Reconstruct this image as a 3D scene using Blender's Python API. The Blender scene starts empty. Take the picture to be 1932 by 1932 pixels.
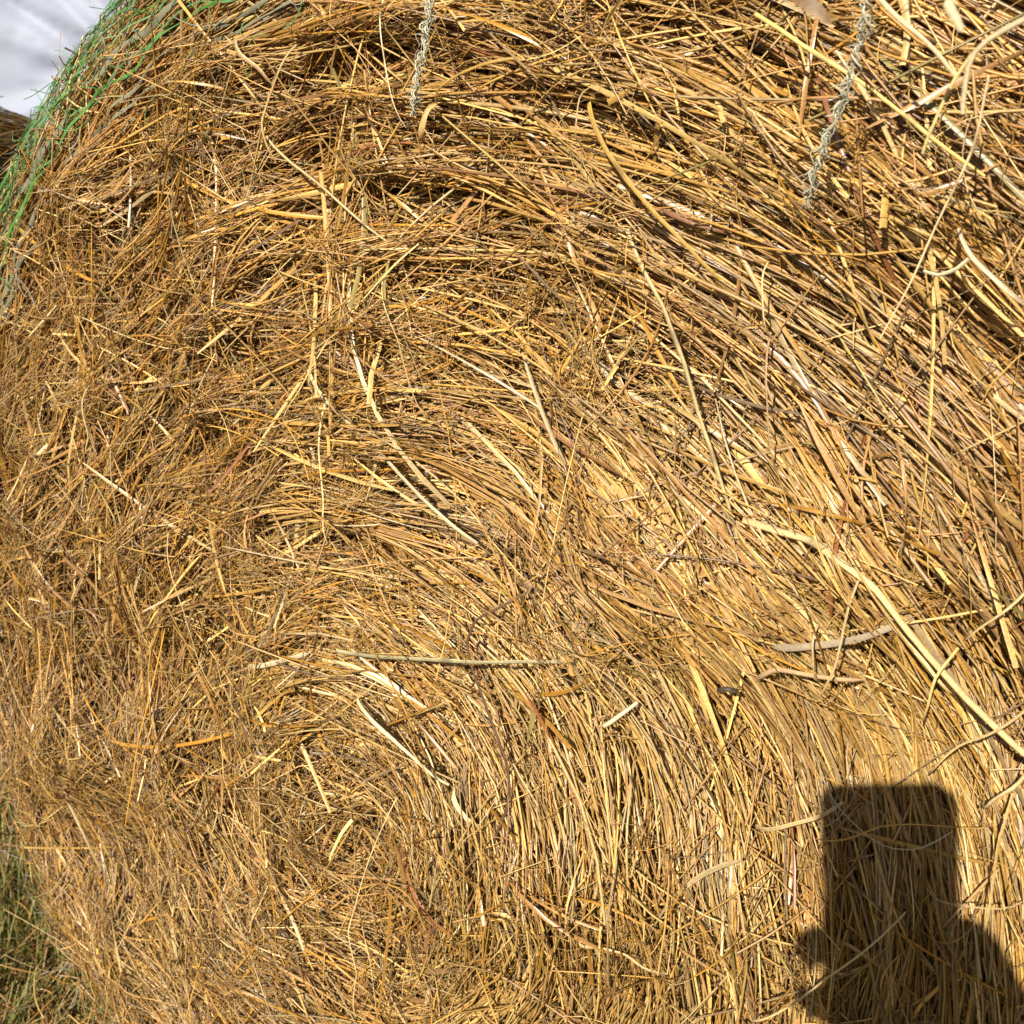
import bpy, bmesh, math, random
import numpy as np
from mathutils import Vector, Matrix

rng = np.random.default_rng(11)
random.seed(11)
scene = bpy.context.scene
COL = scene.collection
TAU = 2 * math.pi

# ------------------------------------------------------------------ layout (metres)
R, RR, LEN = 0.662, 0.092, 1.18          # bale radius, shoulder radius, bale length
RF = R - RR                              # radius of the flat end face
ARC = RR * math.pi / 2
CZ = 0.65                                # height of the bale axis; end face lies in y = 0
COIL = np.array([-0.048, -0.020])        # where the coil starts, off the axis
CAM = np.array([0.39147, -0.46467, 1.06970])
PSI, PIT, ROLL = 0.5747, 0.2869, 0.0352

# ------------------------------------------------------------------ helpers
def unit(v):
    return v / (np.linalg.norm(v, axis=-1, keepdims=True) + 1e-12)

cf = np.array([-math.sin(PSI) * math.cos(PIT), math.cos(PSI) * math.cos(PIT), -math.sin(PIT)])
r0 = np.array([math.cos(PSI), math.sin(PSI), 0.0]); u0 = np.cross(r0, cf)
cr = math.cos(ROLL) * r0 + math.sin(ROLL) * u0
cu = -math.sin(ROLL) * r0 + math.cos(ROLL) * u0
FPX = 1786.0

def sight(px, py):
    return unit(cf + (px - 966) / FPX * cr - (py - 966) / FPX * cu)

def at(px, py, h=0.0):
    """point of the end face (raised h) seen at px, py"""
    d = sight(px, py); t = (-h - CAM[1]) / d[1]
    return CAM + t * d

def fnoise(P, wl, seed, n=10):
    g = np.random.default_rng(seed); out = np.zeros(P.shape[:-1])
    for _ in range(n):
        a = g.uniform(0, TAU); k = TAU / wl * g.uniform(0.6, 1.5)
        out += np.cos(P[..., 0] * k * math.cos(a) + P[..., 1] * k * math.sin(a) + g.uniform(0, TAU))
    return out / math.sqrt(n / 2)

def ss(a, b, x):
    t = np.clip((x - a) / (b - a), 0, 1); return t * t * (3 - 2 * t)

def tag(o, label=None, cat=None, group=None, kind=None):
    if label: o['label'] = label
    if cat: o['category'] = cat
    if group: o['group'] = group
    if kind: o['kind'] = kind
    return o

def empty(name, loc, *a, **k):
    o = bpy.data.objects.new(name, None); o.location = loc; COL.objects.link(o)
    return tag(o, *a, **k)

def link(name, me, mat, parent=None):
    o = bpy.data.objects.new(name, me); COL.objects.link(o)
    if mat: me.materials.append(mat)
    if parent is not None:
        o.parent = parent
        o.matrix_parent_inverse = Matrix.Translation(-Vector(parent.location))
    return o

def raw_mesh(name, V, Q, C=None, smooth=True):
    """mesh from vertices and an (n,3|4) face array"""
    me = bpy.data.meshes.new(name)
    k = Q.shape[1]
    me.vertices.add(len(V)); me.vertices.foreach_set('co', np.ascontiguousarray(V, np.float32).ravel())
    me.loops.add(Q.size); me.loops.foreach_set('vertex_index', np.ascontiguousarray(Q, np.int32).ravel())
    me.polygons.add(len(Q)); me.polygons.foreach_set('loop_start', np.arange(0, Q.size, k, dtype=np.int32))
    if smooth: me.polygons.foreach_set('use_smooth', np.ones(len(Q), bool))
    if C is not None:
        at_ = me.color_attributes.new('Col', 'FLOAT_COLOR', 'POINT')
        rgba = np.ones((len(V), 4), np.float32); rgba[:, :3] = C
        at_.data.foreach_set('color', rgba.ravel())
    me.update(); me.validate()
    return me

class Bag:
    """collects strand meshes with different cross sections"""
    def __init__(self): self.V, self.Q, self.C, self.n = [], [], [], 0
    def add(self, V, Q, C):
        self.V.append(V.astype(np.float32)); self.Q.append((Q + self.n).astype(np.int32)); self.C.append(C.astype(np.float32)); self.n += len(V)
    def strands(self, P, W, N, col, sides=4, flat=0.75, twist=None, streak=.13):
        """P (n,K,3) paths, W (n,K) widths, N (n,K,3) surface normals, col (n,K,3)"""
        n, K, _ = P.shape
        if n == 0: return
        T = unit(np.gradient(P, axis=1))
        S = unit(np.cross(T, N)); U = np.cross(S, T)
        if twist is not None:
            c, s = np.cos(twist)[..., None], np.sin(twist)[..., None]
            S, U = S * c + U * s, U * c - S * s
        if sides == 2:                                   # creased blade, three verts a ring
            off = [(-1, 0.0), (0, flat), (1, 0.0)]; m = 3; closed = False
        else:
            off = [(math.cos(TAU * i / sides + .4), math.sin(TAU * i / sides + .4) * flat) for i in range(sides)]; m = sides; closed = True
        V = np.stack([P + S * (a * W / 2)[..., None] + U * (b * W / 2)[..., None] for a, b in off], 2)   # n,K,m,3
        idx = np.arange(n * K * m).reshape(n, K, m)
        q = []
        for j in range(m if closed else m - 1):
            j2 = (j + 1) % m
            q.append(np.stack([idx[:, :-1, j], idx[:, 1:, j], idx[:, 1:, j2], idx[:, :-1, j2]], -1).reshape(-1, 4))
        C = (np.repeat(col[:, :, None, :], m, 2) * np.exp(rng.normal(0, streak, (n, 1, m, 1)))).reshape(-1, 3)
        self.add(V.reshape(-1, 3), np.concatenate(q), C)
    def build(self, name, mat, parent=None):
        me = raw_mesh(name, np.concatenate(self.V), np.concatenate(self.Q), np.concatenate(self.C))
        return link(name, me, mat, parent)

# ------------------------------------------------------------------ materials
def mat_new(name):
    m = bpy.data.materials.new(name); m.use_nodes = True
    return m, m.node_tree.nodes, m.node_tree.links, m.node_tree.nodes['Principled BSDF']

def mat_attr(name, rough=0.5, spec=0.4, grain=900.0, lo=0.72, hi=1.15, translucent=0.0):
    m, N, L, b = mat_new(name)
    a = N.new('ShaderNodeAttribute'); a.attribute_name = 'Col'
    tc = N.new('ShaderNodeTexCoord'); nz = N.new('ShaderNodeTexNoise')
    nz.inputs['Scale'].default_value = grain; nz.inputs['Detail'].default_value = 2
    L.new(tc.outputs['Object'], nz.inputs['Vector'])
    mr = N.new('ShaderNodeMapRange'); mr.inputs[1].default_value = .3; mr.inputs[2].default_value = .7
    mr.inputs[3].default_value = lo; mr.inputs[4].default_value = hi
    L.new(nz.outputs['Fac'], mr.inputs['Value'])
    mx = N.new('ShaderNodeMix'); mx.data_type = 'RGBA'; mx.blend_type = 'MULTIPLY'; mx.inputs[0].default_value = 1
    L.new(a.outputs['Color'], mx.inputs[6]); L.new(mr.outputs['Result'], mx.inputs[7])
    L.new(mx.outputs[2], b.inputs['Base Color'])
    b.inputs['Roughness'].default_value = rough; b.inputs['Specular IOR Level'].default_value = spec
    if translucent:
        tr = N.new('ShaderNodeBsdfTranslucent'); L.new(mx.outputs[2], tr.inputs['Color'])
        ms = N.new('ShaderNodeMixShader'); ms.inputs[0].default_value = translucent
        L.new(b.outputs[0], ms.inputs[1]); L.new(tr.outputs[0], ms.inputs[2])
        L.new(ms.outputs[0], N['Material Output'].inputs['Surface'])
    return m

def mat_noise(name, c1, c2, scale, rough=0.8, bump=0.0, spec=0.3, stretch=(1, 1, 1), detail=6):
    m, N, L, b = mat_new(name)
    tc = N.new('ShaderNodeTexCoord'); mp = N.new('ShaderNodeMapping'); mp.inputs['Scale'].default_value = stretch
    nz = N.new('ShaderNodeTexNoise'); nz.inputs['Scale'].default_value = scale; nz.inputs['Detail'].default_value = detail
    L.new(tc.outputs['Object'], mp.inputs[0]); L.new(mp.outputs[0], nz.inputs['Vector'])
    cr_ = N.new('ShaderNodeValToRGB'); cr_.color_ramp.elements[0].position = .35; cr_.color_ramp.elements[1].position = .65
    cr_.color_ramp.elements[0].color = (*c1, 1); cr_.color_ramp.elements[1].color = (*c2, 1)
    L.new(nz.outputs['Fac'], cr_.inputs[0]); L.new(cr_.outputs[0], b.inputs['Base Color'])
    b.inputs['Roughness'].default_value = rough; b.inputs['Specular IOR Level'].default_value = spec
    if bump:
        bp = N.new('ShaderNodeBump'); bp.inputs['Strength'].default_value = bump; bp.inputs['Distance'].default_value = .01
        L.new(nz.outputs['Fac'], bp.inputs['Height']); L.new(bp.outputs[0], b.inputs['Normal'])
    return m

M_straw = mat_attr('dry_straw', .36, .5)
M_stalk = mat_attr('loose_stalk', .55, .3, 700, .78, 1.12)
M_core = mat_noise('packed_hay', (.05, .026, .01), (.13, .07, .025), 160, .9, .6, .1)  # packed hay, coloured dark to paint in the shade of gaps between straws
M_green = mat_attr('green_net_plastic', .35, .5, 300, .85, 1.1, translucent=.2)
M_grey = mat_attr('grey_net_plastic', .35, .5, 300, .85, 1.1, translucent=.25)
M_grass = mat_attr('grass_blades', .5, .3, 300, .8, 1.15, translucent=.25)
M_soil = mat_noise('turf_soil', (.035, .03, .015), (.09, .075, .035), 14, .95, .5, .1)

# straw colours (linear base colour) and how common they are
PAL = np.array([(.68, .49, .20), (.57, .355, .105), (.50, .265, .045), (.50, .31, .14), (.40, .22, .08),
                (.27, .195, .12), (.15, .085, .04), (.30, .25, .09), (.34, .14, .06), (.58, .46, .27)])
PAL = PAL * np.array([.68, .63, .53])
PRB = np.array([.27, .23, .12, .13, .08, .03, .03, .015, .015, .08]); PRB /= PRB.sum()
PRB_OLD = np.array([.16, .22, .15, .17, .13, .04, .04, .015, .015, .06]); PRB_OLD /= PRB_OLD.sum()

def colours(n, K, base=None, keep=.5, jitter=.10, prb=PRB, spread=.25):
    c = PAL[rng.choice(len(PAL), n, p=prb)]
    if base is not None: c = c * (1 - keep) + base * keep
    c = c * np.exp(rng.normal(0, spread, (n, 1)))
    c = c[:, None, :] * np.exp(rng.normal(0, jitter, (n, K, 1)))
    return np.clip(c, .01, .8)

# ------------------------------------------------------------------ the bale's surface
def surface(u, v, h):
    """(u,v) = unrolled position on the end face, round the shoulder and along the side; h = height above it"""
    rho = np.hypot(u, v) + 1e-9; cx, cz = u / rho, v / rho
    phi = np.clip((rho - RF) / RR, 0, math.pi / 2)
    side = np.maximum(rho - RF - ARC, 0)
    rad = np.where(rho < RF, rho, RF + RR * np.sin(phi)) + h * np.sin(phi)
    y = RR * (1 - np.cos(phi)) + side - h * np.cos(phi)
    P = np.stack([rad * cx, y, CZ + rad * cz], -1)
    N = np.stack([np.sin(phi) * cx, -np.cos(phi), np.sin(phi) * cz], -1)
    return P, N

def flow(u, v):
    """direction of the coil at a point"""
    rho = np.hypot(u, v); w = np.exp(-(rho / .26) ** 2)
    return np.arctan2(v - COIL[1] * w, u - COIL[0] * w) + math.pi / 2

def polar(u, v):
    a = np.arctan2(v, u); rho = np.hypot(u, v)
    return rho, a

def relief(u, v):
    P = np.stack([u, v], -1); rho, a = polar(u, v)
    ring = fnoise(np.stack([rho / .030, a * .42 / .16], -1), 1.0, 3, 14)      # ridges that follow the coil
    ring2 = fnoise(np.stack([rho / .012, np.sin(a) * .42 / .07], -1), 1.0, 9, 12)
    rim = 1 - .85 * ss(RF - .05, RF + .02, rho)
    return (.009 * fnoise(P, .20, 1) + .0048 * ring + .0022 * ring2 + .004 * fnoise(P, .05, 2)) * rim - .006 * (1 - rim) - .011 * ss(.12, -.32, v) * ss(-.14, -.50, u)

def net_slip(a):
    d = np.abs((np.degrees(a) - 128 + 180) % 360 - 180)
    return .062 * ss(24, 62, d)

def messy(u, v):
    P = np.stack([u, v], -1)
    m = .64 - .55 * ss(-.22, .16, u - .06 * ss(0, .5, v)) + .15 * fnoise(P, .14, 5) + .42 * np.exp(-((u - COIL[0]) ** 2 + (v - COIL[1]) ** 2) / .10 ** 2)
    m = np.maximum(m, .9 * np.exp(-((v - .36) / .05) ** 2) * np.exp(-((u - .05) / .16) ** 2))
    return np.clip(m, .03, 1) * (1 - .75 * ss(RF - .05, RF - .01, np.hypot(u, v) - net_slip(np.arctan2(v, u))))

def seen(u, v):
    """1 where the face lies inside the picture (with a margin), less elsewhere"""
    P, _ = surface(u, v, 0 * u); d = P - CAM; z = d @ cf
    x = 966 + FPX * (d @ cr) / z; y = 966 - FPX * (d @ cu) / z
    ok = (z > .05) & (x > -260) & (x < 2150) & (y > -240) & (y < 2150)
    return np.where(ok, 1.0, .30)

def scatter(n, rmax, weight=None):
    """n points over the disc, thinned by the weight"""
    out = []; got = 0
    while got < n:
        q = rng.uniform(-rmax, rmax, (n * 2, 2)); q = q[np.hypot(q[:, 0], q[:, 1]) < rmax]
        w = seen(q[:, 0], q[:, 1])
        if weight is not None: w = w * weight(q[:, 0], q[:, 1])
        q = q[rng.random(len(q)) < w]; out.append(q); got += len(q)
    return np.concatenate(out)[:n]

def run(u, v, alpha, L, curl, K, follow=True):
    """paths through (u,v) that keep the angle alpha to the coil (or a fixed heading), length L"""
    h = K // 2; U = np.zeros((len(u), K)); V = np.zeros_like(U); U[:, h] = u; V[:, h] = v
    st = L / (K - 1)
    for sgn in (1, -1):
        x, y = u.copy(), v.copy()
        for i in range(1, h + 1):
            a = (flow(x, y) if follow else 0) + alpha + sgn * curl * (i - .5) / h
            x = x + sgn * st * np.cos(a); y = y + sgn * st * np.sin(a)
            U[:, h + sgn * i] = x; V[:, h + sgn * i] = y
    return U, V

def lay(bag, U, V, H, W, col, **kw):
    K = U.shape[1]; t = np.linspace(-1, 1, K); A = np.stack([t ** k for k in range(3 if K > 5 else 2)], -1)
    S = A @ np.linalg.pinv(A)                              # stiff straw bridges the hollows instead of following them
    P, N = surface(U, V, relief(U, V) @ S.T + H)
    bag.strands(P, W, N, col, **kw)

RMAX = RF + ARC + .10

def make_coils(n_lock, top):
    """locks of parallel straw lying along the coil"""
    bag = Bag()
    q = scatter(n_lock, RMAX, lambda u, v: np.where(fnoise(np.stack([u, v], -1), .045, 21 + top) > .7, .25, 1.))
    lu, lv = q.T
    ms = messy(lu, lv)
    rho, a = polar(lu, lv)
    wave = .17 * fnoise(np.stack([lu, lv], -1), .17, 7) + .10
    la = rng.normal(0, 1, n_lock) * (.06 + .24 * ms) + wave * (.25 + .4 * ms)
    lh = -.050 * rng.random(n_lock) ** .9 if not top else rng.uniform(-.005, .009, n_lock)
    lh = np.where(rho > RF - .03, np.minimum(lh, -.003), lh)
    cnt = rng.integers(4, 12, n_lock)
    cnt = np.where(ms > .6, np.maximum(3, cnt // 2), cnt)
    lL = rng.gamma(5, .025, n_lock) * (1.2 - .45 * ms)
    lw = rng.uniform(.0022, .0060, n_lock)
    tint = PAL[rng.choice(len(PAL), n_lock, p=PRB)] * np.exp(rng.normal(0, .12, (n_lock, 1)))
    q2 = np.stack([lu, lv], -1); bl = fnoise(q2, .13, 71) + 1.6 * np.exp(-((lu - .14) ** 2 + (lv - .05) ** 2) / .2 ** 2) - .4
    tint = tint * np.exp(np.clip(bl, -1.5, 1.5)[:, None] * np.array([.07, .11, .15]))
    gold = ss(.12, .36, lv)[:, None]; tint = tint * (1 - gold * np.array([.10, .20, .36]))
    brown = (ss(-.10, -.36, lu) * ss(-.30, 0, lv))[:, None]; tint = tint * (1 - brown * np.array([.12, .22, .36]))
    old = fnoise(q2, .07, 72) > 1.05; tint[old] = tint[old] * .5 + .5 * np.array([.23, .17, .115])
    i = np.repeat(np.arange(n_lock), cnt); n = len(i)
    f = flow(lu, lv)[i] + la[i]
    off = rng.normal(0, 1, n) * lw[i]; lon = rng.normal(0, .28, n) * lL[i]
    u = lu[i] + lon * np.cos(f) - off * np.sin(f); v = lv[i] + lon * np.sin(f) + off * np.cos(f)
    al = la[i] + rng.normal(0, .05 + .08 * ms[i], n)
    L = np.clip(lL[i] * rng.uniform(.45, 1.35, n), .02, .26)
    big = rng.random(n)
    w = np.where(big < .10, rng.uniform(.0021, .0029, n), rng.uniform(.0008, .0019, n)) * (1 - .25 * ms[i])
    K = 7
    H = (lh[i] + rng.normal(0, .0036, n))[:, None] + (rng.normal(0, .022 + .03 * ms[i], n) * L)[:, None] * np.linspace(-.5, .5, K) \
        + rng.normal(0, .0003, (n, K))
    U, V = run(u, v, al, L, rng.normal(0, .03 + .08 * ms[i], n), K)
    W = w[:, None] * (1 + rng.normal(0, .06, (n, K))); W[:, 0] *= .75; W[:, -1] *= .6
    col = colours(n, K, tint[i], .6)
    leaf = rng.random(n) < .11
    s = ~leaf
    lay(bag, U[s], V[s], H[s], W[s], col[s], sides=4, flat=.8)
    tw = rng.normal(0, .5, (leaf.sum(), 1)) + rng.normal(0, .8, (leaf.sum(), 1)) * np.linspace(-1, 1, K)
    lay(bag, U[leaf], V[leaf], H[leaf], W[leaf] * 1.45, col[leaf], sides=2, flat=.3, twist=tw)
    return bag

def make_litter(n, kind):
    """short broken straw, stray stems and hair-thin fibres lying every way on top"""
    bag = Bag()
    q = scatter(n, RMAX, lambda u, v: (.26 + .74 * messy(u, v)) * (1 - .8 * ss(RF - .05, RF - .015, np.hypot(u, v) - net_slip(np.arctan2(v, u))))); u, v = q.T; ms = messy(u, v)
    along = rng.random(n) < (.75 - .45 * ms)
    al = np.where(along, rng.normal(0, .45, n), rng.uniform(-math.pi, math.pi, n))
    head = flow(u, v) + al
    if kind == 'bits':
        K = 5; L = rng.gamma(3.2, .0075, n) + .006; w = rng.uniform(.0007, .0018, n)
        base = rng.uniform(-.010, .008, n); slope = rng.normal(0, .28, n); curl = rng.normal(0, .18, n); sides, flat = 4, .7
    elif kind == 'stems':
        K = 9; L = rng.gamma(4, .026, n) + .02; w = rng.uniform(.0007, .0016, n)
        base = rng.uniform(.006, .015, n); slope = rng.normal(0, .09, n); curl = rng.normal(0, .22, n); sides, flat = 4, .85
    else:
        K = 9; L = rng.gamma(3, .012, n) + .008; w = rng.uniform(.0003, .0007, n)
        base = rng.uniform(.002, .016, n); slope = rng.normal(0, .3, n); curl = rng.normal(0, .6, n); sides, flat = 3, 1
    U, V = run(u, v, head, L, curl, K, follow=False)
    t = np.linspace(-.5, .5, K)
    H = base[:, None] + np.clip(slope[:, None] * L[:, None] * t, -.015, .018) + rng.normal(0, .05, (n, 1)) * L[:, None] * (4 * t * t)
    H = np.maximum(H, -.012)
    W = w[:, None] * np.ones(K); W[:, -1] *= .5
    if kind == 'stems':                                   # nodes and a kink
        kk = rng.integers(2, K - 2, n); W[np.arange(n), kk] *= 1.25
    col = colours(n, K, prb=PRB_OLD, jitter=.12)
    if kind != 'hair':
        leaf = rng.random(n) < .25
        tw = rng.normal(0, .7, (leaf.sum(), 1)) + rng.normal(0, 1.2, (leaf.sum(), 1)) * np.linspace(-1, 1, K)
        lay(bag, U[leaf], V[leaf], H[leaf], W[leaf] * 1.8, col[leaf], sides=2, flat=.35, twist=tw)
        s = ~leaf; lay(bag, U[s], V[s], H[s], W[s], col[s], sides=sides, flat=flat)
    else:
        lay(bag, U, V, H, W, col, sides=sides, flat=flat)
    return bag

# ------------------------------------------------------------------ hay bale
bale = empty('hay_bale', (0, .55, 0), 'large round hay bale with coiled golden straw end face, filling the picture', 'hay bale')

def lathe_body(name, Rb, Rs, length, cz, inset, mat, parent, seg=160):
    prof = [(0.0, 0.0)]
    for r_ in np.linspace(.02, Rb - Rs, 26): prof.append((r_, 0.0))
    for a in np.linspace(.12, math.pi / 2, 9): prof.append((Rb - Rs + Rs * math.sin(a), Rs * (1 - math.cos(a))))
    for y in np.linspace(Rs + .05, length - Rs, 16): prof.append((Rb, y))
    for a in np.linspace(.12, math.pi / 2, 7): prof.append((Rb - Rs + Rs * math.cos(a), length - Rs + Rs * math.sin(a)))
    prof.append((.001, length))
    prof = np.array(prof); th = np.linspace(0, TAU, seg, endpoint=False)
    rad = np.maximum(prof[:, 0] - inset * (prof[:, 0] > .1), .0005); y = prof[:, 1] + inset * (prof[:, 1] < .01)
    V = np.stack([rad[:, None] * np.cos(th), np.repeat(y[:, None], seg, 1), cz + rad[:, None] * np.sin(th)], -1).reshape(-1, 3)
    n = len(prof); i, j = np.meshgrid(np.arange(n - 1), np.arange(seg), indexing='ij')
    Q = np.stack([i * seg + j, (i + 1) * seg + j, (i + 1) * seg + (j + 1) % seg, i * seg + (j + 1) % seg], -1).reshape(-1, 4)
    return link(name, raw_mesh(name, V, Q), mat, parent)

lathe_body('packed_core', R, RR, LEN, CZ, .058, M_core, bale)
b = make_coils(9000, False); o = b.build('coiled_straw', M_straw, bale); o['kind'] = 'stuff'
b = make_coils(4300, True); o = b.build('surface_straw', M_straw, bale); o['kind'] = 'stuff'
b = make_litter(13500, 'bits'); o = b.build('broken_straw', M_straw, bale); o['kind'] = 'stuff'
b = make_litter(3600, 'stems'); o = b.build('stray_stems', M_straw, bale); o['kind'] = 'stuff'
b = make_litter(16500, 'hair'); o = b.build('fine_fibres', M_straw, bale); o['kind'] = 'stuff'

# straw showing on the round side, under the net
def side_straw(n):
    bag = Bag(); K = 7
    th = rng.uniform(0, TAU, n); y = rng.uniform(RR + .02, LEN - .03, n); L = rng.gamma(4, .03, n)
    t = np.linspace(-.5, .5, K); al = rng.normal(0, .35, n)
    a = th[:, None] + L[:, None] * t * np.cos(al)[:, None] / R
    yy = np.clip(y[:, None] + L[:, None] * t * np.sin(al)[:, None], RR, LEN - .01)
    h = rng.uniform(-.012, .006, (n, 1)) + rng.normal(0, .03, (n, 1)) * L[:, None] * t
    P = np.stack([(R + h) * np.cos(a), yy, CZ + (R + h) * np.sin(a)], -1)
    N = np.stack([np.cos(a), 0 * a, np.sin(a)], -1)
    bag.strands(P, np.repeat(rng.uniform(.0015, .0035, (n, 1)), K, 1), N, colours(n, K, prb=PRB_OLD), sides=4, flat=.7)
    return bag
side_straw(14000).build('side_straw', M_straw, bale)['kind'] = 'stuff'

# net wrap: tapes that run round the bale, joined by zigzag threads
def net_tape(bag, rho0, width, c, wander, seed, h0=.007, K=420, a0=0.0, a1=TAU):
    a = np.linspace(a0, a1, K); g = np.random.default_rng(seed)
    w = sum(g.normal(0, 1) * np.cos(a * k + g.uniform(0, TAU)) for k in (5, 9, 17, 31, 47)) / 2.2
    rho = rho0 + wander * w
    rho = rho + net_slip(a)
    u, v = rho * np.cos(a), rho * np.sin(a)
    h = h0 + .35 * relief(u, v) + .0018 * np.cos(a * 60 + seed)
    P, N = surface(u, v, h)
    h = h + .003
    P, N = surface(u, v, h)
    W = width * (1 + .22 * np.cos(a * 37 + seed) + .15 * np.cos(a * 91 + 2 * seed))
    col = np.array(c)[None] * np.exp(g.normal(0, .06, (K, 1)))
    tw = .5 * np.cos(a * 23 + seed) + .3 * np.cos(a * 57 + 3 * seed)
    bag.strands(P[None], W[None], N[None], col[None], sides=2, flat=.25, twist=tw[None])
    return a, rho

def net_zigzag(bag, ra, rb, width, c, period, seed, h0=.006):
    g = np.random.default_rng(seed); n = int(TAU * R / period); a = np.linspace(0, TAU, n * 4 + 1)
    ph = np.arange(len(a)) % 4; rho = np.where(ph == 0, ra, np.where(ph == 2, rb, (ra + rb) / 2)) + g.normal(0, .0016, len(a))
    a = a + g.normal(0, .003, len(a))
    rho = rho + net_slip(a)
    u, v = rho * np.cos(a), rho * np.sin(a)
    P, N = surface(u, v, h0 + .003 + .3 * relief(u, v) + g.normal(0, .0012, len(a)))
    col = np.array(c)[None] * np.exp(g.normal(0, .12, (len(a), 1)))
    bag.strands(P[None], np.full((1, len(a)), width) * (1 + g.normal(0, .2, (1, len(a)))), N[None], col[None], sides=3, flat=.8)

GREEN, GREEN2, GREY = (.075, .215, .045), (.13, .26, .095), (.215, .205, .13)
gb, yb = Bag(), Bag()
NR = RF - .022
net_tape(yb, NR + .004, .0024, GREY, .0035, 1, .006)
net_tape(yb, NR + .013, .0028, GREY, .0040, 2, .006)
net_tape(gb, NR + .024, .0021, GREEN, .0018, 3, .009)
net_tape(gb, NR + .027, .0015, GREEN2, .0040, 4, .008)
net_tape(yb, NR + .040, .0040, GREY, .0030, 5, .006)
for k in range(18):
    net_tape(gb, NR + .046 + k * .0056, .0010 if k % 2 else .0014, GREEN if k % 3 else GREEN2, .0040, 6 + k, .009)
for k in range(12):
    net_zigzag(gb, NR + .026 + k * .0092, NR + .038 + k * .0092, .0010, GREEN2 if k % 2 else GREEN, .034 + .005 * (k % 3), 31 + k, .008)
for k in range(34):                                           # the rest of the round side
    net_tape(gb, NR + .160 + k * .030, .003, GREEN if k % 2 else GREEN2, .003, 50 + k, .007, 300)
    net_zigzag(gb, NR + .160 + k * .030, NR + .160 + (k - 1) * .030, .0012, GREEN2, .07, 90 + k)
net = gb.build('net_wrap', M_green, bale); net['label'] = 'bright green net wrap pulled over the rim'
fz = Bag()                                                    # torn pale net threads, curly
n, K = 900, 11
a = rng.uniform(0, TAU, n); rho = NR + rng.uniform(-.012, .14, n) + net_slip(a); u, v = rho * np.cos(a), rho * np.sin(a)
U, V = run(u, v, rng.uniform(-3.2, 3.2, n), rng.uniform(.012, .05, n), rng.normal(0, 1.3, n), K, follow=False)
H = rng.uniform(.004, .014, (n, 1)) + rng.normal(0, .010, (n, 1)) * np.linspace(-1, 1, K) + .002
P, N = surface(U, V, np.maximum(H, .001)); c = np.where(rng.random((n, 1)) < .6, [[.42, .43, .36]], [[.16, .38, .12]])
fz.strands(P, np.full((n, K), .0007), N, np.repeat(c[:, None, :], K, 1), sides=3, flat=1)
fz.build('torn_net_threads', M_grey, bale)['kind'] = 'stuff'
yb.build('net_edge_tape', M_grey, bale)['label'] = 'dull grey green edge tapes of the net'

# short ends sticking out through the net at the rim
stb = Bag(); n, K = 5200, 5
a = rng.uniform(0, TAU, n); rho = RF + rng.uniform(-.01, ARC + .2, n); u, v = rho * np.cos(a), rho * np.sin(a)
L = rng.gamma(3, .009, n) + .006; U, V = run(u, v, rng.uniform(-3.2, 3.2, n), L, rng.normal(0, .25, n), K, follow=False)
H = rng.uniform(.002, .009, (n, 1)) + (rng.normal(0, .45, n) * L)[:, None] * np.linspace(-.5, .5, K) 
P, N = surface(U, V, np.maximum(H, -.004)); W = np.repeat(rng.uniform(.0007, .0019, (n, 1)), K, 1); W[:, -1] *= .4
stb.strands(P, W, N, colours(n, K, prb=PRB_OLD), sides=4, flat=.7)
stb.build('poking_stubble', M_straw, bale)['kind'] = 'stuff'

# ------------------------------------------------------------------ single stalks lying on the bale
PALE, GOLD, TAN, GREYB, DARK, OLIVE, WHITE = (.66, .48, .22), (.52, .31, .07), (.46, .30, .15), (.30, .23, .15), (.10, .055, .03), (.36, .29, .12), (.72, .60, .36)
PALE, GOLD, TAN, GREYB, OLIVE, WHITE = (tuple(x * .70 for x in c_) for c_ in (PALE, GOLD, TAN, GREYB, OLIVE, WHITE))

def smooth_path(pts, K):
    p = np.array(pts, float); d = np.r_[0, np.cumsum(np.linalg.norm(np.diff(p, axis=0), axis=1))]
    t = np.linspace(0, d[-1], K); q = np.stack([np.interp(t, d, p[:, k]) for k in range(3)], -1)
    for _ in range(1): q[1:-1] = .25 * q[:-2] + .5 * q[1:-1] + .25 * q[2:]
    return q

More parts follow.
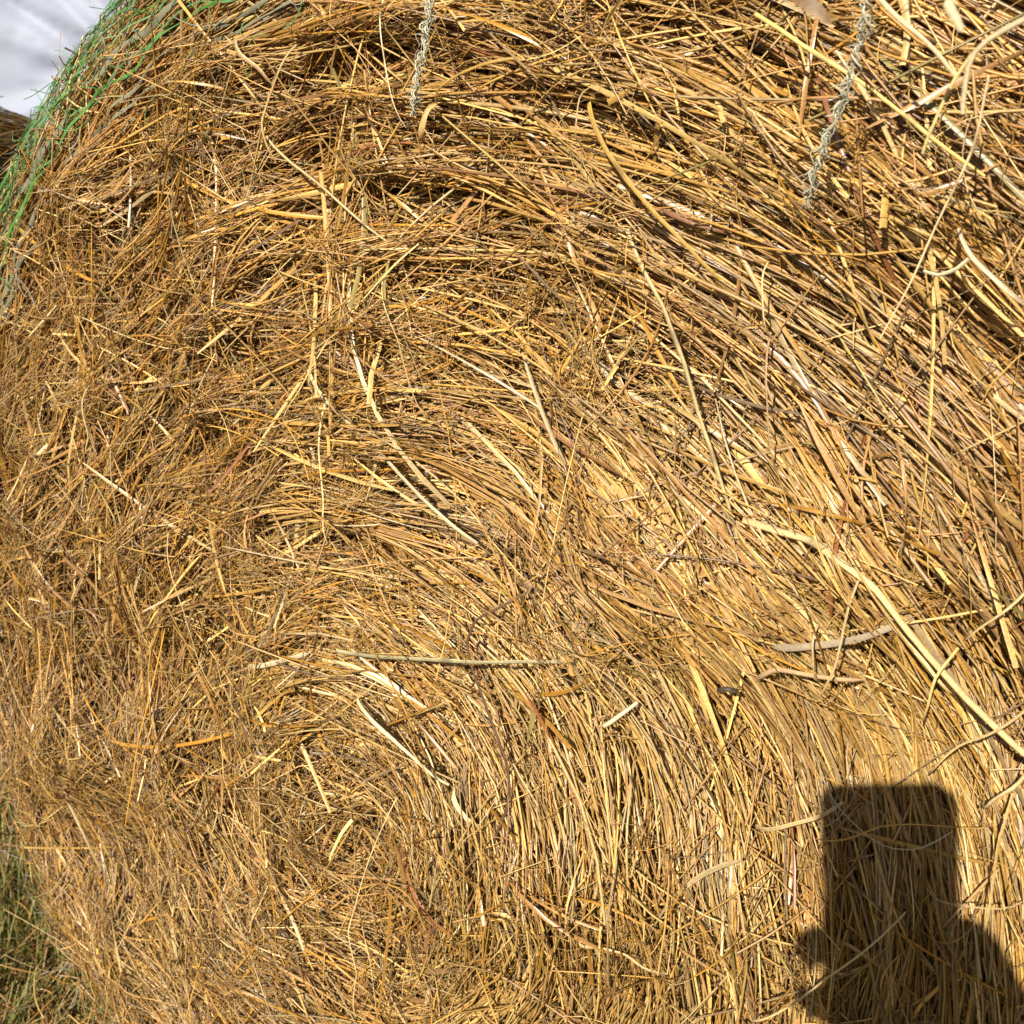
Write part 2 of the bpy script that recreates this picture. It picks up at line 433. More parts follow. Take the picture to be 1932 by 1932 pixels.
def stalk(pts, width, c, label, cat='straw stalk', name='straw_stalk', flat=.5, sides=8, K=None, nodes=(), taper=.7, group='loose stalks lying on the bale face', h=.022, twist=0.0):
    P3 = [at(p[0], p[1], p[2] if len(p) > 2 else h) for p in pts]
    P3 = np.array(P3)
    ln = sum(np.linalg.norm(P3[i + 1] - P3[i]) for i in range(len(P3) - 1))
    K = K or max(10, int(ln / .004)); g = np.random.default_rng(len(label) * 7 + int(pts[0][0]))
    P = smooth_path(P3, K); t = np.linspace(0, 1, K)
    P[:, 1] += .32 * h * np.abs(2 * t - 1) ** 4 * (h < .04)
    P = P + np.stack([np.convolve(g.normal(0, .0004, K + 8), np.ones(9) / 9, 'valid')[:K] for _ in range(3)], -1)
    W = width * (.70 if h < .03 else .46) * (1 - (1 - taper) * t) * (1 + np.convolve(g.normal(0, .08, K + 4), np.ones(5) / 5, 'valid')[:K])
    col = np.array(c)[None] * np.exp(np.convolve(g.normal(0, .22, K + 4), np.ones(5) / 5, 'valid')[:K])[:, None]
    for s in nodes:
        k = int(s * (K - 1)); W[max(0, k - 1):k + 2] *= 1.22; col[max(0, k - 1):k + 1] *= .55
    if sides == 2: W[0] *= .4; W[-1] *= .15
    org = P.mean(0)
    bg = Bag(); N = np.tile(np.array([0, -1., 0]), (1, K, 1))
    bg.strands((P - org)[None], W[None], N, np.clip(col, .01, .85)[None], sides=sides, flat=flat, streak=.30, twist=None if not twist else (twist * (t - .5))[None] + .2)
    o = bg.build(name, M_stalk); o.location = org
    return tag(o, label, cat, group)

stalk([(1172, 432), (1205, 500), (1250, 580), (1292, 690), (1318, 780), (1342, 850), (1372, 950), (1398, 1080)], .0036, PALE, 'long pale stalk running steeply down the face, ending between upper middle and centre', nodes=(.35, .7))
stalk([(562, 702), (600, 745), (660, 800), (730, 868), (800, 945), (884, 1032)], .0046, WHITE, 'long pale yellow stalk slanting down to the right at left of centre', nodes=(.25,), h=.029)
stalk([(1390, 988), (1445, 1000), (1530, 1020), (1600, 1072), (1650, 1108), (1700, 1175), (1760, 1248), (1830, 1325), (1932, 1430), (1990, 1480)], .0058, PALE, 'thickest pale stalk, kinked at a joint, above the phone shadow', nodes=(.24,), flat=.45, taper=.8, h=.028)
stalk([(1640, 1120), (1690, 1190), (1745, 1250), (1790, 1320)], .0030, PALE, 'pale split strip lying close along the thickest kinked stalk', sides=2, flat=.3)
stalk([(456, 1262), (500, 1256), (548, 1243), (575, 1236)], .0060, WHITE, 'short broad pale blade lying nearly level left of the coil centre', cat='straw strip', name='straw_strip', sides=2, flat=.25, group='leaf blades on the bale face')
stalk([(505, 1258), (495, 1300), (470, 1342)], .0095, (.60, .34, .05), 'small bright orange yellow leaf hanging below the broad pale blade', cat='dry leaf', name='dry_leaf', sides=2, flat=.5, group='dry leaves on the bale face', h=.014)
stalk([(662, 1328), (690, 1350), (740, 1395), (790, 1440), (835, 1490)], .0050, WHITE, 'thick pale stalk slanting across the top of the coil centre')
stalk([(652, 1556), (632, 1598), (614, 1636)], .0042, (.70, .58, .22), 'short bright yellow straw below the coil centre')
stalk([(990, 1120), (935, 1150), (892, 1172), (878, 1215), (890, 1262), (905, 1300), (930, 1370), (955, 1440), (962, 1480), (955, 1530), (930, 1590), (905, 1650), (860, 1710), (800, 1775)], .0026, DARK, 'dark brown bent twig winding down right of the coil centre', cat='twig', name='twig', group='twigs on the bale face', taper=1.2)
stalk([(622, 1234), (700, 1240), (800, 1244), (900, 1249), (1000, 1249), (1080, 1253), (1135, 1252)], .0042, (.30, .26, .14), 'long level grey olive stalk just above the coil centre', nodes=(.5,))
stalk([(1448, 1228), (1500, 1222), (1565, 1214), (1630, 1202), (1692, 1184)], .0058, GREYB, 'flat grey brown strip lying level left of the kinked stalk', cat='straw strip', name='straw_strip', sides=2, flat=.3, group='leaf blades on the bale face')
stalk([(1420, 1290), (1460, 1262), (1550, 1278), (1625, 1292)], .0040, TAN, 'dull tan strip curving below the flat grey brown strip', cat='straw strip', name='straw_strip', sides=2, flat=.35, group='leaf blades on the bale face')
stalk([(1616, 1092), (1600, 1150), (1585, 1220), (1576, 1258), (1548, 1312), (1525, 1335)], .0030, PALE, 'slim pale stalk crossing the flat grey brown strip upright', h=.034)
stalk([(1530, 1190), (1533, 1240), (1537, 1300)], .0024, PALE, 'short slim upright straw beside the flat grey brown strip', h=.03)
stalk([(1128, 1378), (1160, 1356), (1192, 1334)], .0045, WHITE, 'short pale straw tilted up to the right in the lower middle')
stalk([(1130, 1820), (1125, 1787), (1128, 1760), (1136, 1730)], .0052, PALE, 'pale upright stalk at the bottom middle edge', h=.02)
stalk([(1074, 1758), (1090, 1790), (1125, 1787), (1180, 1800), (1215, 1830), (1262, 1855)], .0032, PALE, 'thin pale straw arched over the bottom middle', h=.026)
stalk([(708, -20), (717, 60), (729, 140), (745, 238)], .0020, WHITE, 'thin straight pale stem hanging from the top edge left of the middle', nodes=(.5,), h=.03)
stalk([(1094, 190), (1115, 235), (1145, 288), (1185, 345), (1235, 402), (1290, 460), (1345, 528)], .0038, GOLD, 'golden stalk curving down to the right below the top middle', nodes=(.4,), h=.028)
stalk([(1095, 160), (1088, 225), (1080, 275)], .0022, PALE, 'short thin upright stem left of the curved golden stalk', h=.03)
stalk([(965, 105), (910, 122), (862, 142), (818, 170), (805, 195)], .0026, GOLD, 'dried stem with a curled tip near the left twine', h=.026)
stalk([(808, 192), (800, 225), (794, 252), (786, 268)], .0060, (.36, .23, .09), 'crumpled brown seed leaf at the end of the dried curled stem', cat='dry leaf', name='dry_leaf', sides=2, flat=.9, group='dry leaves on the bale face', h=.026, twist=1.6)
stalk([(1436, 495), (1440, 560), (1441, 640)], .0021, PALE, 'thin upright stem right of the long steep pale stalk', h=.03)
stalk([(1441, 640), (1446, 740), (1450, 830), (1455, 900)], .0016, TAN, 'hair thin upright stem below and beyond the thin upright stem', h=.028)
stalk([(1655, -10), (1690, 30), (1731, 61), (1770, 100), (1806, 150)], .0044, (.50, .36, .20), 'pale pinkish stalk near the top right corner, right of the frayed twine', h=.055)
stalk([(1410, 18), (1460, 48), (1520, 90), (1580, 126), (1629, 158), (1700, 214), (1755, 258), (1815, 304), (1850, 330)], .0044, (.48, .33, .10), 'long golden stalk crossing behind the frayed right twine', h=.032, nodes=(.35, .75))
stalk([(1866, 140), (1850, 220), (1843, 257), (1828, 302), (1800, 358), (1773, 412), (1736, 492), (1712, 545), (1660, 640)], .0022, (.46, .33, .17), 'long jointed thin stem leaning left below the top right corner', h=.05, nodes=(.28, .42))
stalk([(1990, 10), (1932, 35), (1896, 54), (1854, 80), (1834, 96), (1822, 140), (1816, 215)], .0048, (.46, .36, .20), 'blurred bent stalk sticking out at the top right corner', h=.115)
stalk([(1836, 100), (1800, 150), (1778, 200), (1750, 262), (1742, 290)], .0032, (.42, .32, .12), 'thin side shoot under the blurred bent stalk', h=.085)
stalk([(1785, 0), (1800, 30), (1815, 60)], .0070, (.26, .20, .11), 'short wide blurred blade end hanging into the top right corner', h=.12, cat='straw strip', name='straw_strip', sides=2, flat=.3, group='leaf blades on the bale face')
stalk([(1490, -20), (1525, 5), (1550, 25), (1568, 46)], .0120, (.17, .105, .045), 'broad dull brown leaf at the top edge left of the frayed right twine', cat='dry leaf', name='dry_leaf', sides=2, flat=.12, twist=1.2, h=.085, group='dry leaves on the bale face')
stalk([(1828, 488), (1808, 508), (1770, 522), (1740, 512)], .0040, WHITE, 'pale hooked straw below the long jointed thin stem', h=.04)
stalk([(1932, 580), (1870, 520), (1836, 490), (1800, 430)], .0045, (.62, .48, .30), 'pale pinkish stalk reaching the right edge beside the hooked straw', h=.036)
stalk([(1932, 1128), (1880, 1165), (1835, 1195), (1812, 1222)], .0030, PALE, 'pale pointed straw by the right edge above the kinked stalk end', h=.03)
stalk([(1800, 1240), (1765, 1275), (1752, 1330), (1735, 1380)], .0030, (.56, .38, .13), 'curved golden straw crossing the kinked stalk near the right edge', h=.036)
stalk([(1932, 1355), (1870, 1385), (1810, 1405), (1770, 1440), (1742, 1478)], .0030, (.56, .38, .16), 'golden straw arching from the right edge to the phone shadow', h=.034)
stalk([(1420, 1575), (1480, 1560), (1540, 1545), (1580, 1530)], .0038, PALE, 'straight pale straw pointing at the left of the phone shadow top', h=.028)
stalk([(1410, 1950), (1450, 1925), (1510, 1885), (1560, 1845), (1640, 1790), (1700, 1745)], .0030, PALE, 'long thin straw running up into the phone shadow from its left', h=.034)
stalk([(1540, 1485), (1590, 1535), (1640, 1580), (1680, 1602), (1730, 1605), (1790, 1590)], .0020, (.46, .38, .24), 'thin greyish straw curving through the upper phone shadow', h=.034)
stalk([(1530, 1600), (1600, 1585), (1660, 1560), (1720, 1555), (1790, 1562), (1860, 1580)], .0020, GOLD, 'thin golden straw arched level across the phone shadow', h=.030)
stalk([(1740, 1700), (1770, 1703), (1840, 1712), (1932, 1722)], .0022, PALE, 'thin level straw crossing the right side of the phone shadow', h=.034)
stalk([(1905, 1520), (1880, 1600), (1865, 1720), (1850, 1790)], .0030, (.56, .38, .14), 'upright golden straw right of the phone shadow', h=.036)
stalk([(1932, 1480), (1890, 1500), (1870, 1512), (1848, 1540)], .0045, PALE, 'short bright straw by the right edge beside the phone shadow', h=.034)
stalk([(1590, 1420), (1602, 1470), (1592, 1540)], .0018, TAN, 'thin tan stem touching the top left of the phone shadow', h=.03)
stalk([(298, 1010), (318, 1075), (345, 1150), (370, 1235), (400, 1330)], .0026, PALE, 'thin pale stem slanting down the blurred left side of the face', h=.03)
stalk([(485, 255), (540, 300), (600, 345), (660, 400), (735, 470)], .0030, PALE, 'slim pale stalk slanting down from the upper left', h=.026)
stalk([(500, 300), (492, 230), (520, 150), (540, 80)], .0028, (.54, .36, .15), 'slim golden brown stalk curving upright near the upper left net', h=.026)
stalk([(430, 70), (455, 105), (490, 128), (500, 160)], .0042, TAN, 'narrow tan leaf bent over near the upper left net', cat='dry leaf', name='dry_leaf', sides=2, flat=.4, h=.024, group='dry leaves on the bale face')
stalk([(770, 460), (690, 560), (620, 640), (560, 740), (515, 790)], .0022, (.54, .38, .15), 'long slim straw leaning right across the left of the face', h=.03)
stalk([(700, 530), (750, 640), (770, 720), (790, 800)], .0021, PALE, 'long slim straw falling steeply left of the face centre', h=.032)
stalk([(603, 745), (601, 850), (610, 950), (600, 1030)], .0024, (.56, .42, .18), 'upright slim straw hanging under the top of the long yellow stalk', h=.028)
stalk([(145, 730), (158, 790), (168, 825), (150, 870)], .0030, PALE, 'pale bent stem with a fanned tip on the blurred left side', h=.034)
stalk([(650, 1930), (672, 1840), (655, 1760), (690, 1640), (728, 1520)], .0026, PALE, 'tall pale straw standing up from the bottom edge below the coil centre', h=.036)
stalk([(985, 1090), (1000, 1110), (1020, 1112), (1035, 1106)], .0110, (.17, .10, .05), 'dark crumbled seed head in the middle of the face', cat='seed head', name='seed_head', sides=2, flat=1.0, h=.014, group='seed heads on the bale face', twist=2.0)
stalk([(1350, 1305), (1372, 1298), (1388, 1308)], .0050, (.07, .05, .03), 'small blackened leaf scrap in the lower middle', cat='dry leaf', name='dry_leaf', sides=2, flat=1.0, h=.018, group='dry leaves on the bale face', twist=1.5)
stalk([(845, 1500), (870, 1535), (905, 1570)], .0080, (.55, .40, .22), 'broad pale husk lying right of the coil centre', cat='dry leaf', name='dry_leaf', sides=2, flat=.4, h=.020, group='dry leaves on the bale face')
stalk([(1240, 395), (1300, 420), (1370, 440)], .0036, (.20, .10, .05), 'short reddish brown stalk in the dark hollow of the upper middle', h=.02)

# ------------------------------------------------------------------ frayed twine strings
def twine(pts, label, seed):
    g = np.random.default_rng(seed); P3 = [at(*p) for p in pts]; K = 90
    P0 = smooth_path(P3, K); T = unit(np.gradient(P0, axis=0)); A = unit(np.cross(T, np.array([0, -1., 0]))); B = np.cross(A, T)
    t = np.linspace(0, 1, K); bag = Bag(); org = P0.mean(0); N = np.tile(np.array([0, -1., 0]), (1, K, 1))
    for k in range(6):
        ph = g.uniform(0, TAU); amp = g.uniform(.0003, .0014); fr = g.uniform(5, 11)
        w = amp * (1 + .5 * np.cos(t * g.uniform(20, 40) + ph))
        s = np.convolve(g.normal(0, .005, K + 6), np.ones(7) / 7, 'valid')[:K]
        P = P0 + A * (w * np.cos(TAU * fr * t + ph) + s * .6)[:, None] + B * (w * np.sin(TAU * fr * t + ph))[:, None]
        c = np.array((.62, .59, .43)) * g.uniform(.75, 1.2)
        bag.strands((P - org)[None], np.full((1, K), g.uniform(.0004, .0009)), N, np.tile(c, (1, K, 1)), sides=4, flat=.7)
    n = 70; k0 = g.integers(0, K, n); KK = 8; L = g.uniform(.003, .011, n); d = unit(g.normal(0, 1, (n, 3))); e = unit(g.normal(0, 1, (n, 3)))
    tt = np.linspace(0, 1, KK)
    P = P0[k0][:, None] + d[:, None] * (L[:, None] * tt)[..., None] * .6 + e[:, None] * (L[:, None] * np.sin(tt * 4) * .35)[..., None]
    bag.strands(P - org, np.full((n, KK), .0003), np.tile(np.array([0, -1., 0]), (n, KK, 1)), np.tile(np.array((.55, .56, .43)), (n, KK, 1)), sides=3, flat=1)
    o = bag.build('twine', M_grey); o.location = org
    return tag(o, label, 'twine', 'frayed strings hanging over the bale face')
twine([(815, -30, .05), (806, 40, .045), (800, 85, .04), (788, 140, .036), (783, 180, .03), (778, 215, .022)], 'shorter frayed grey green twine hanging from the top left of the middle', 5)
twine([(1648, -30, .075), (1638, 10, .07), (1622, 70, .066), (1603, 150, .06), (1588, 205, .054), (1560, 265, .048), (1537, 320, .04), (1524, 388, .028)], 'longer frayed grey green twine hanging near the top right corner', 6)

# ------------------------------------------------------------------ ground and grass
def sheet(name, size, z, n, mat, amp):
    x = np.linspace(-size, size, n); X, Y = np.meshgrid(x, x)
    Z = z + amp * fnoise(np.stack([X, Y], -1), 6.0, 77)
    V = np.stack([X, Y, Z], -1).reshape(-1, 3); i, j = np.meshgrid(np.arange(n - 1), np.arange(n - 1), indexing='ij')
    Q = np.stack([i * n + j, i * n + j + 1, (i + 1) * n + j + 1, (i + 1) * n + j], -1).reshape(-1, 4)
    return tag(link(name, raw_mesh(name, V, Q), mat), kind='structure')
sheet('ground', 120, 0, 121, M_soil, .0)

def grass(n, x0, x1, y0, y1, hmin, hmax, bag, straw=.25):
    K = 5; x = rng.uniform(x0, x1, n); y = rng.uniform(y0, y1, n)
    h = rng.uniform(hmin, hmax, n) * (.7 + .3 * (fnoise(np.stack([x, y], -1), .35, 60) + 1) / 2); a = rng.uniform(0, TAU, n); lean = rng.uniform(.1, .9, n)
    t = np.linspace(0, 1, K)
    P = np.stack([x[:, None] + (np.cos(a) * lean * h)[:, None] * t ** 2, y[:, None] + (np.sin(a) * lean * h)[:, None] * t ** 2, h[:, None] * (t - .25 * lean[:, None] * t ** 2)], -1)
    W = rng.uniform(.0018, .0042, n)[:, None] * (1 - .85 * t ** 2)
    N = np.stack([np.cos(a), np.sin(a), 0 * a], -1)[:, None].repeat(K, 1)
    g = np.array([(.13, .15, .03), (.20, .19, .045), (.26, .21, .06), (.32, .24, .10), (.085, .10, .022)])[rng.choice(5, n, p=[.32, .25, .15, .13, .15])]
    st = rng.random(n) < straw; g[st] = PAL[rng.choice(len(PAL), st.sum(), p=PRB_OLD)] * .9
    bag.strands(P, W, N, np.repeat((g * np.exp(rng.normal(0, .2, (n, 1))))[:, None], K, 1), sides=2, flat=.3)
gb2 = Bag()
grass(19000, -2.2, -.18, -.7, 1.4, .03, .11, gb2, .34)
grass(5000, -1.0, -.38, -.12, .5, .07, .16, gb2, .25)
grass(16000, -.4, 1.2, -1.6, -.05, .02, .07, gb2, .3)
grass(16000, -5.5, -2.0, -1.5, 3.6, .04, .12, gb2, .12)
tag(gb2.build('grass', M_grass), 'short green grass with dry stems around the foot of the bale', 'grass', kind='stuff')
lb = Bag(); n, K = 9000, 6                                     # dropped hay round the foot of the bale
x = np.abs(rng.normal(0, .55, n)) * np.where(rng.random(n) < .85, -1, 1); y = rng.normal(-.04, .12, n) + .18 * ss(-.35, -.75, x)
a = rng.uniform(0, TAU, n); L = rng.gamma(3.5, .016, n) + .01; t = np.linspace(-.5, .5, K); cu_ = rng.normal(0, .5, n)
aa = a[:, None] + cu_[:, None] * t; st = np.cumsum(np.stack([np.cos(aa), np.sin(aa)], -1) * (L / K)[:, None, None], 1)
z = .012 + rng.gamma(2, .018, n) * np.exp(-(y / .16) ** 2); z = z[:, None] + rng.normal(0, .3, (n, 1)) * L[:, None] * t
P = np.concatenate([np.stack([x, y], -1)[:, None] + st, np.maximum(z, .004)[..., None]], -1)
lb.strands(P, np.repeat(rng.uniform(.0008, .0024, (n, 1)), K, 1), np.tile(np.array([0, 0, 1.]), (n, K, 1)), colours(n, K, prb=PRB_OLD), sides=4, flat=.7)
tag(lb.build('dropped_straw', M_straw), 'scattered loose straw dropped on the grass at the foot of the bale', 'loose straw', kind='stuff')

# ------------------------------------------------------------------ second bale beyond
b2 = empty('hay_bale', (0, 0, 0), 'second round hay bale beyond, its dark brown end in shade', 'hay bale')
def second_bale():
    R2, S2, L2, cz = .665, .15, 1.15, .65
    lathe_body('packed_core', R2, S2, L2, cz, .02, M_core, b2, 96)
    bag = Bag(); K = 7; n = 9000
    rho = R2 * np.sqrt(rng.random(n)) * .98; a0_ = rng.uniform(0, TAU, n); L = rng.gamma(4, .03, n); t = np.linspace(-.5, .5, K)
    a = a0_[:, None] + L[:, None] * t / np.maximum(rho, .05)[:, None]; rr = rho[:, None] + rng.normal(0, .18, (n, 1)) * L[:, None] * t
    sh = np.clip((rr - (R2 - S2)) / S2, 0, 1); yy = S2 * (1 - np.sqrt(1 - sh ** 2 * .98)) - rng.uniform(-.012, .012, (n, 1))
    P = np.stack([rr * np.cos(a), yy, cz + rr * np.sin(a)], -1)
    bag.strands(P, np.repeat(rng.uniform(.002, .004, (n, 1)), K, 1), np.tile(np.array([0, -1., 0]), (n, K, 1)), colours(n, K, prb=PRB_OLD) * .75, sides=3, flat=.8)
    bag.build('coiled_straw', M_straw, b2)['kind'] = 'stuff'
    nb = Bag(); n = 5200; th = rng.uniform(0, TAU, n); y = rng.uniform(.03, L2 - .03, n); L = rng.uniform(.05, .16, n)
    a = th[:, None] + L[:, None] * t / R2; y = y[:, None] + rng.normal(0, .1, (n, 1)) * L[:, None] * t; hh = rng.uniform(-.006, .008, (n, 1))
    rim = R2 - np.maximum(S2 - y, 0) ** 2 / S2 * .55
    P = np.stack([(rim + hh) * np.cos(a), y, cz + (rim + hh) * np.sin(a)], -1); N = np.stack([np.cos(a), 0 * a, np.sin(a)], -1)
    c = np.array([(.30, .28, .20), (.34, .29, .20), (.20, .27, .14)])[rng.choice(3, n)]
    nb.strands(P, np.repeat(rng.uniform(.002, .005, (n, 1)), K, 1), N, np.repeat(c[:, None], K, 1), sides=3, flat=.6)
    nb.build('net_wrap', M_grey, b2)['kind'] = 'stuff'
second_bale()
d = sight(8, 188); dd = 2.45 / math.hypot(d[0], d[1]); top = CAM + d * dd
yaw = math.radians(-100)                                  # its end turns away from the sun
b2.rotation_euler = (0, 0, -yaw)
b2.location = (top[0], top[1], top[2] - 1.315)

# ------------------------------------------------------------------ tarpaulin-covered stack beyond
def tarp():
    root = empty('tarpaulin', (0, 0, 0), 'pale grey lilac tarpaulin with creases draped over a tall stack', 'tarpaulin')
    nu, nv = 420, 240; Wd, Hh, Dp = 7.0, 2.9, 2.6
    s = np.linspace(-Wd / 2, Wd / 2, nu); q = np.linspace(0, Hh + Dp, nv); S, Qv = np.meshgrid(s, q, indexing='ij')
    c = .25
    front = Qv < Hh - c; top_ = Qv > Hh + c * .57
    ang = np.clip((Qv - (Hh - c)) / (c * 1.57), 0, 1) * math.pi / 2
    z = np.where(front, Qv, np.where(top_, Hh, Hh - c + c * np.sin(ang)))
    y = np.where(front, 0, np.where(top_, c + (Qv - Hh - c * .57), c * (1 - np.cos(ang))))
    ny = np.where(front, -1, np.where(top_, 0, -np.cos(ang))); nz = np.where(front, 0, np.where(top_, 1, np.sin(ang)))
    P2 = np.stack([S, Qv], -1)
    D = .05 * fnoise(P2, 1.6, 41)
    g = np.random.default_rng(8)
    for k in range(70):                                        # straight tension creases running out of a pinched spot
        if k < 26: cx, cy, a = .42 + g.normal(0, .05), 1.62 + g.normal(0, .06), g.uniform(1.7, 4.4)
        else: cx, cy, a = g.uniform(-3, 3), g.uniform(.2, 4.5), g.uniform(0, math.pi)
        L = g.uniform(.35, 1.3); dx, dy = S - cx, Qv - cy
        along = dx * math.cos(a) + dy * math.sin(a); across = -dx * math.sin(a) + dy * math.cos(a) + .03 * np.sin(along * 3 + k)
        wd = .012 + .05 * np.clip(along / L, 0, 1)
        D += g.uniform(.014, .040) * g.choice([-1, 1]) * np.exp(-np.abs(across) / wd) * ss(0, .04, along) * ss(L, L * .4, along)
    D -= .30 * ss(.42, .62, S - .30 * (Qv - 1.8))
    D += .0035 * fnoise(P2, .26, 44) + .0006 * fnoise(P2, .09, 45)
    V = np.stack([S, y + ny * D, z + nz * D], -1).reshape(-1, 3)
    i, j = np.meshgrid(np.arange(nu - 1), np.arange(nv - 1), indexing='ij')
    Q = np.stack([i * nv + j, (i + 1) * nv + j, (i + 1) * nv + j + 1, i * nv + j + 1], -1).reshape(-1, 4)
    me = raw_mesh('cover_sheet', V, Q); o = link('cover_sheet', me, M_tarp, root)
    so = o.modifiers.new('thick', 'SOLIDIFY'); so.thickness = .004
    bm = bmesh.new(); bmesh.ops.create_cube(bm, size=1.0)
    bmesh.ops.scale(bm, vec=(Wd - .3, Dp - .2, Hh - .35), verts=bm.verts); bmesh.ops.translate(bm, vec=(0, Dp / 2 + .22, (Hh - .35) / 2), verts=bm.verts)
    bmesh.ops.bevel(bm, geom=bm.edges[:], offset=.12, segments=3, affect='EDGES')
    me = bpy.data.meshes.new('covered_stack'); bm.to_mesh(me); bm.free(); link('covered_stack', me, M_core, root)
    return root
M_tarp = mat_noise('tarp_plastic', (.245, .265, .335), (.275, .30, .37), 3.0, .6, .0, .25)
tp = tarp(); d = sight(90, 60); dist = 4.3 / math.hypot(d[0], d[1]); pt = CAM + d * dist
tp.location = (pt[0] - .2, pt[1] + .1, 0); tp.rotation_euler = (0, 0, math.radians(44))

# ------------------------------------------------------------------ phone and the person holding it (they cast the shadow)
def basis(p, r, u, f):       # r right, u up, f forward
    return lambda a, b_, c_: p + r * a + u * b_ + f * c_
PH = CAM - cr * .0195 - cu * .0585 - cf * .0075
loc = basis(PH, cr, cu, cf)
def rounded_slab(name, w, h, t, rad, mat, parent, cfun):
    pts = []
    for sx, sy, a0_ in ((1, 1, 0), (-1, 1, 90), (-1, -1, 180), (1, -1, 270)):
        for k in range(7):
            a = math.radians(a0_ + 15 * k); pts.append((sx * (w / 2 - rad) + rad * math.cos(a), sy * (h / 2 - rad) + rad * math.sin(a)))
    bm = bmesh.new(); A = [bm.verts.new(cfun(x, y, -t / 2)) for x, y in pts]; B = [bm.verts.new(cfun(x, y, t / 2)) for x, y in pts]
    bm.faces.new(A); bm.faces.new(B[::-1])
    for k in range(len(pts)): bm.faces.new((A[k], B[k], B[(k + 1) % len(pts)], A[(k + 1) % len(pts)]))
    bmesh.ops.recalc_face_normals(bm, faces=bm.faces[:])
    me = bpy.data.meshes.new(name); bm.to_mesh(me); bm.free(); return link(name, me, mat, parent)
M_phone = mat_noise('phone_case', (.02, .02, .022), (.03, .03, .032), 40, .4)
M_glass = mat_noise('screen_glass', (.01, .01, .012), (.014, .014, .018), 5, .08)
phone = empty('phone', PH.tolist(), 'dark phone held upright in front of the bale, casting the square shadow', 'phone')
rounded_slab('body', .068, .148, .0085, .010, M_phone, phone, loc)
rounded_slab('screen', .063, .143, .0006, .008, M_glass, phone, lambda a, b_, c_: loc(a, b_, c_ - .0048))

def skin_mesh(verts, edges, radii, root, sub=1):
    me = bpy.data.meshes.new('figure'); me.from_pydata([tuple(v) for v in verts], edges, [])
    ob = bpy.data.objects.new('figure', me); COL.objects.link(ob)
    sk = ob.modifiers.new('skin', 'SKIN'); 
    for i, r_ in enumerate(radii):
        s_ = me.skin_vertices[0].data[i]; rr = r_ if isinstance(r_, tuple) else (r_, r_); s_.radius = rr; s_.use_root = (i == root)
    ss_ = ob.modifiers.new('sub', 'SUBSURF'); ss_.levels = sub; ss_.render_levels = sub
    dg = bpy.context.evaluated_depsgraph_get(); out = bpy.data.meshes.new_from_object(ob.evaluated_get(dg))
    bpy.data.objects.remove(ob); return out

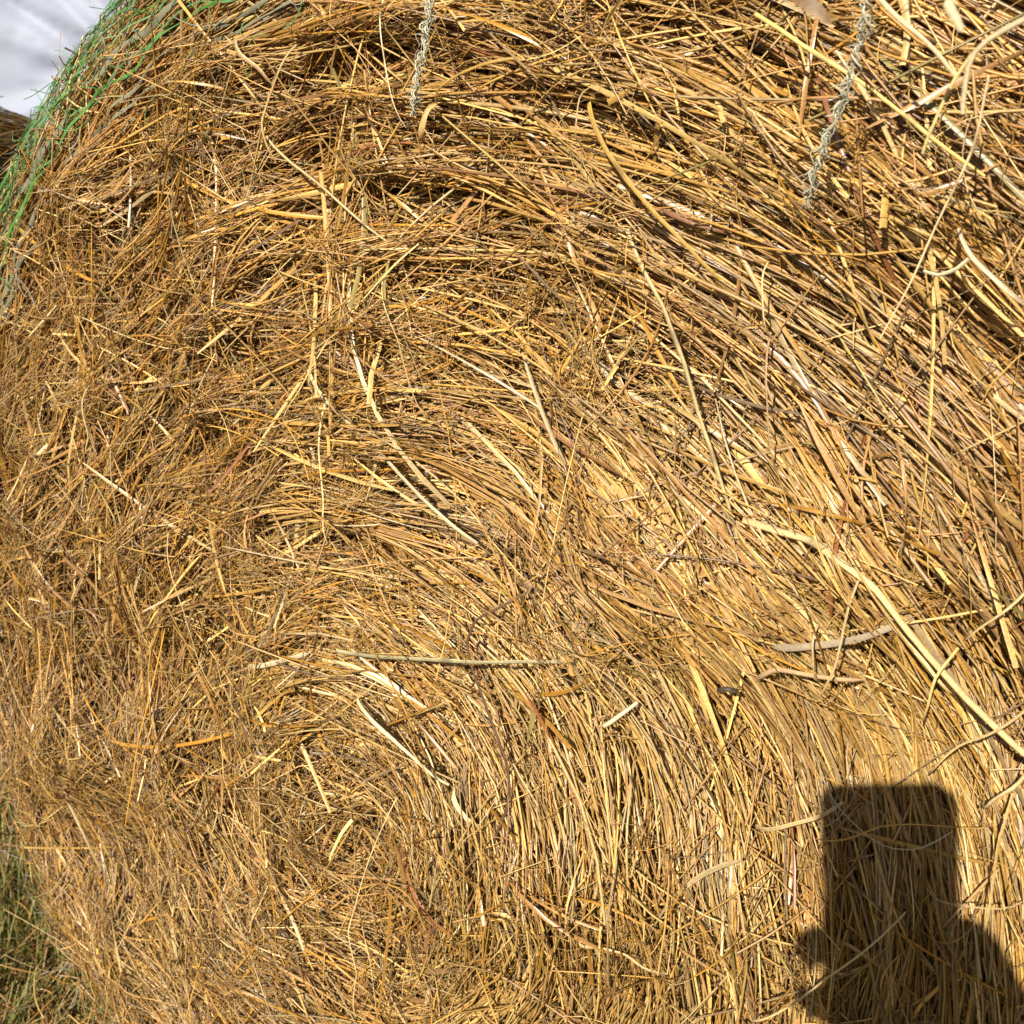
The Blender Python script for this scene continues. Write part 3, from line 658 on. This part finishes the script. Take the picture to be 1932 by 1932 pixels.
fh = np.array([-math.sin(PSI), math.cos(PSI), 0]); rh = np.array([math.cos(PSI), math.sin(PSI), 0]); zz = np.array([0, 0, 1.])
def W3(right, fwd, z): q = CAM + rh * right + fh * fwd; return np.array([q[0], q[1], z])
def person():
    verts, edges, rad = [], [], []
    def add(p, r_, prev=None):
        verts.append(np.array(p)); rad.append(r_)
        if prev is not None: edges.append((prev, len(verts) - 1))
        return len(verts) - 1
    # facing left (-rh) with the right arm reaching forward to the phone
    X, F = .52, -.42
    pel = add(W3(X, F, .86), .125); sp = add(W3(X - .03, F, 1.05), .115, pel); ch = add(W3(X - .06, F, 1.24), .13, sp)
    nk = add(W3(X - .08, F, 1.40), .055, ch); hb = add(W3(X - .11, F, 1.47), .07, nk); hm = add(W3(X - .13, F, 1.55), .085, hb); add(W3(X - .13, F, 1.63), .055, hm)
    for s in (1, -1):
        hip = add(W3(X, F + s * .09, .80), .09, pel); kn = add(W3(X - .05, F + s * .12, .45), .06, hip); an = add(W3(X + .02, F + s * .12, .09), .042, kn); add(W3(X - .14, F + s * .14, .035), .035, an)
    lsh = add(W3(X - .05, F - .18, 1.33), .06, ch); lel = add(W3(X, F - .24, 1.07), .043, lsh); lwr = add(W3(X - .12, F - .20, .86), .030, lel); lh = add(W3(X - .16, F - .19, .79), .035, lwr); add(W3(X - .19, F - .18, .70), .02, lh)
    rsh = add(W3(X - .06, F + .18, 1.32), .06, ch); rel = add(W3(X - .20, F + .20, .90), .044, rsh)
    wr = add(loc(.112, -.092, .004), .033, rel)
    pm = add(loc(.046, -.046, .020), (.030, .022), wr)
    # fingers wrap round the back of the phone to its far edge
    for k, (y0, y1) in enumerate(((-.016, -.016), (-.045, -.047), (-.072, -.078), (-.088, -.104))):
        k1 = add(loc(.022, y0, .026), .0115, pm); k2 = add(loc(-.006, y1, .023), .0108, k1); k3 = add(loc(-.030, y1 - .001, .019), .0104, k2)
        k4 = add(loc(-.043, y1 - .002, .010), .0100, k3); add(loc(-.0445, y1 - .003, -.002), .0088, k4)
    t1 = add(loc(.053, -.026, .006), .016, pm); t2 = add(loc(.046, -.010, -.006), .012, t1); add(loc(.030, .010, -.013), .009, t2)
    me = skin_mesh(verts, edges, rad, 0, 2)
    root = link('person', me, M_skin); root.data.polygons.foreach_set('use_smooth', np.ones(len(me.polygons), bool))
    tag(root, 'person in dark shirt holding the phone out towards the bale', 'person')
    me.materials.append(M_shirt); me.materials.append(M_trous)
    wrp = verts[wr]; hd = 1.42
    for p in me.polygons:
        c = np.array(p.center); near = np.linalg.norm(c - loc(.0, -.06, .01)) < .135 or np.linalg.norm(c - verts[lh]) < .14
        p.material_index = 0 if (near or c[2] > hd) else (2 if c[2] < .88 and np.linalg.norm(c - verts[lel]) > .24 else 1)
    hv = []; bm = bmesh.new(); bmesh.ops.create_uvsphere(bm, u_segments=24, v_segments=14, radius=.108)
    for v_ in bm.verts: v_.co = Vector(verts[hm] + np.array([v_.co.x, v_.co.y, v_.co.z * 1.05]) + rh * .02 + zz * .03)
    bmesh.ops.delete(bm, geom=[v_ for v_ in bm.verts if v_.co.z < 1.54 and (np.array(v_.co) - verts[hm]) @ rh < .03], context='VERTS')
    m2 = bpy.data.meshes.new('hair'); bm.to_mesh(m2); bm.free(); link('hair', m2, M_hair, root)
M_skin = mat_noise('skin', (.42, .24, .16), (.48, .28, .19), 30, .5); M_shirt = mat_noise('shirt_cloth', (.03, .04, .07), (.045, .055, .09), 60, .85)
M_trous = mat_noise('trouser_cloth', (.04, .045, .06), (.06, .065, .08), 60, .85); M_hair = mat_noise('hair', (.02, .012, .008), (.04, .025, .015), 60, .5)
person()

# ------------------------------------------------------------------ light, sky, camera
sd = sight(1735, 1530)                                          # the sun shines straight over the lens
sun = bpy.data.lights.new('sun', 'SUN'); sun.energy = 4.9; sun.angle = math.radians(.53); sun.color = (1.0, .93, .82)
so = bpy.data.objects.new('sun', sun); COL.objects.link(so); so.location = (0, -5, 6)
so.rotation_euler = Vector(sd.tolist()).to_track_quat('-Z', 'Y').to_euler()
w = bpy.data.worlds.new('World'); scene.world = w; w.use_nodes = True
sky = w.node_tree.nodes.new('ShaderNodeTexSky'); sky.sky_type = 'NISHITA'; sky.sun_disc = False
sky.sun_elevation = math.asin(-sd[2]); sky.sun_rotation = math.atan2(-sd[0], -sd[1])
bgn = w.node_tree.nodes['Background']; bgn.inputs['Strength'].default_value = .05
w.node_tree.links.new(sky.outputs[0], bgn.inputs['Color'])

cam = bpy.data.cameras.new('camera'); co = bpy.data.objects.new('camera', cam); COL.objects.link(co)
mw = Matrix.Identity(4)
for i in range(3): mw[i][0], mw[i][1], mw[i][2], mw[i][3] = cr[i], cu[i], -cf[i], CAM[i]
co.matrix_world = mw
cam.sensor_width = 25.96; cam.lens = 24.0; cam.clip_start = .01; cam.clip_end = 500
cam.dof.use_dof = True; cam.dof.focus_distance = .56; cam.dof.aperture_fstop = 14.0
scene.camera = co

scene.view_settings.view_transform = 'Standard'; scene.view_settings.look = 'None'
scene.view_settings.exposure = .86; scene.view_settings.gamma = 1; scene.view_settings.use_curve_mapping = False
scene.render.engine = 'CYCLES'
cy = scene.cycles; cy.max_bounces = 5; cy.diffuse_bounces = 2; cy.glossy_bounces = 2; cy.transmission_bounces = 3; cy.use_denoising = True
cy.caustics_reflective = False; cy.caustics_refractive = False
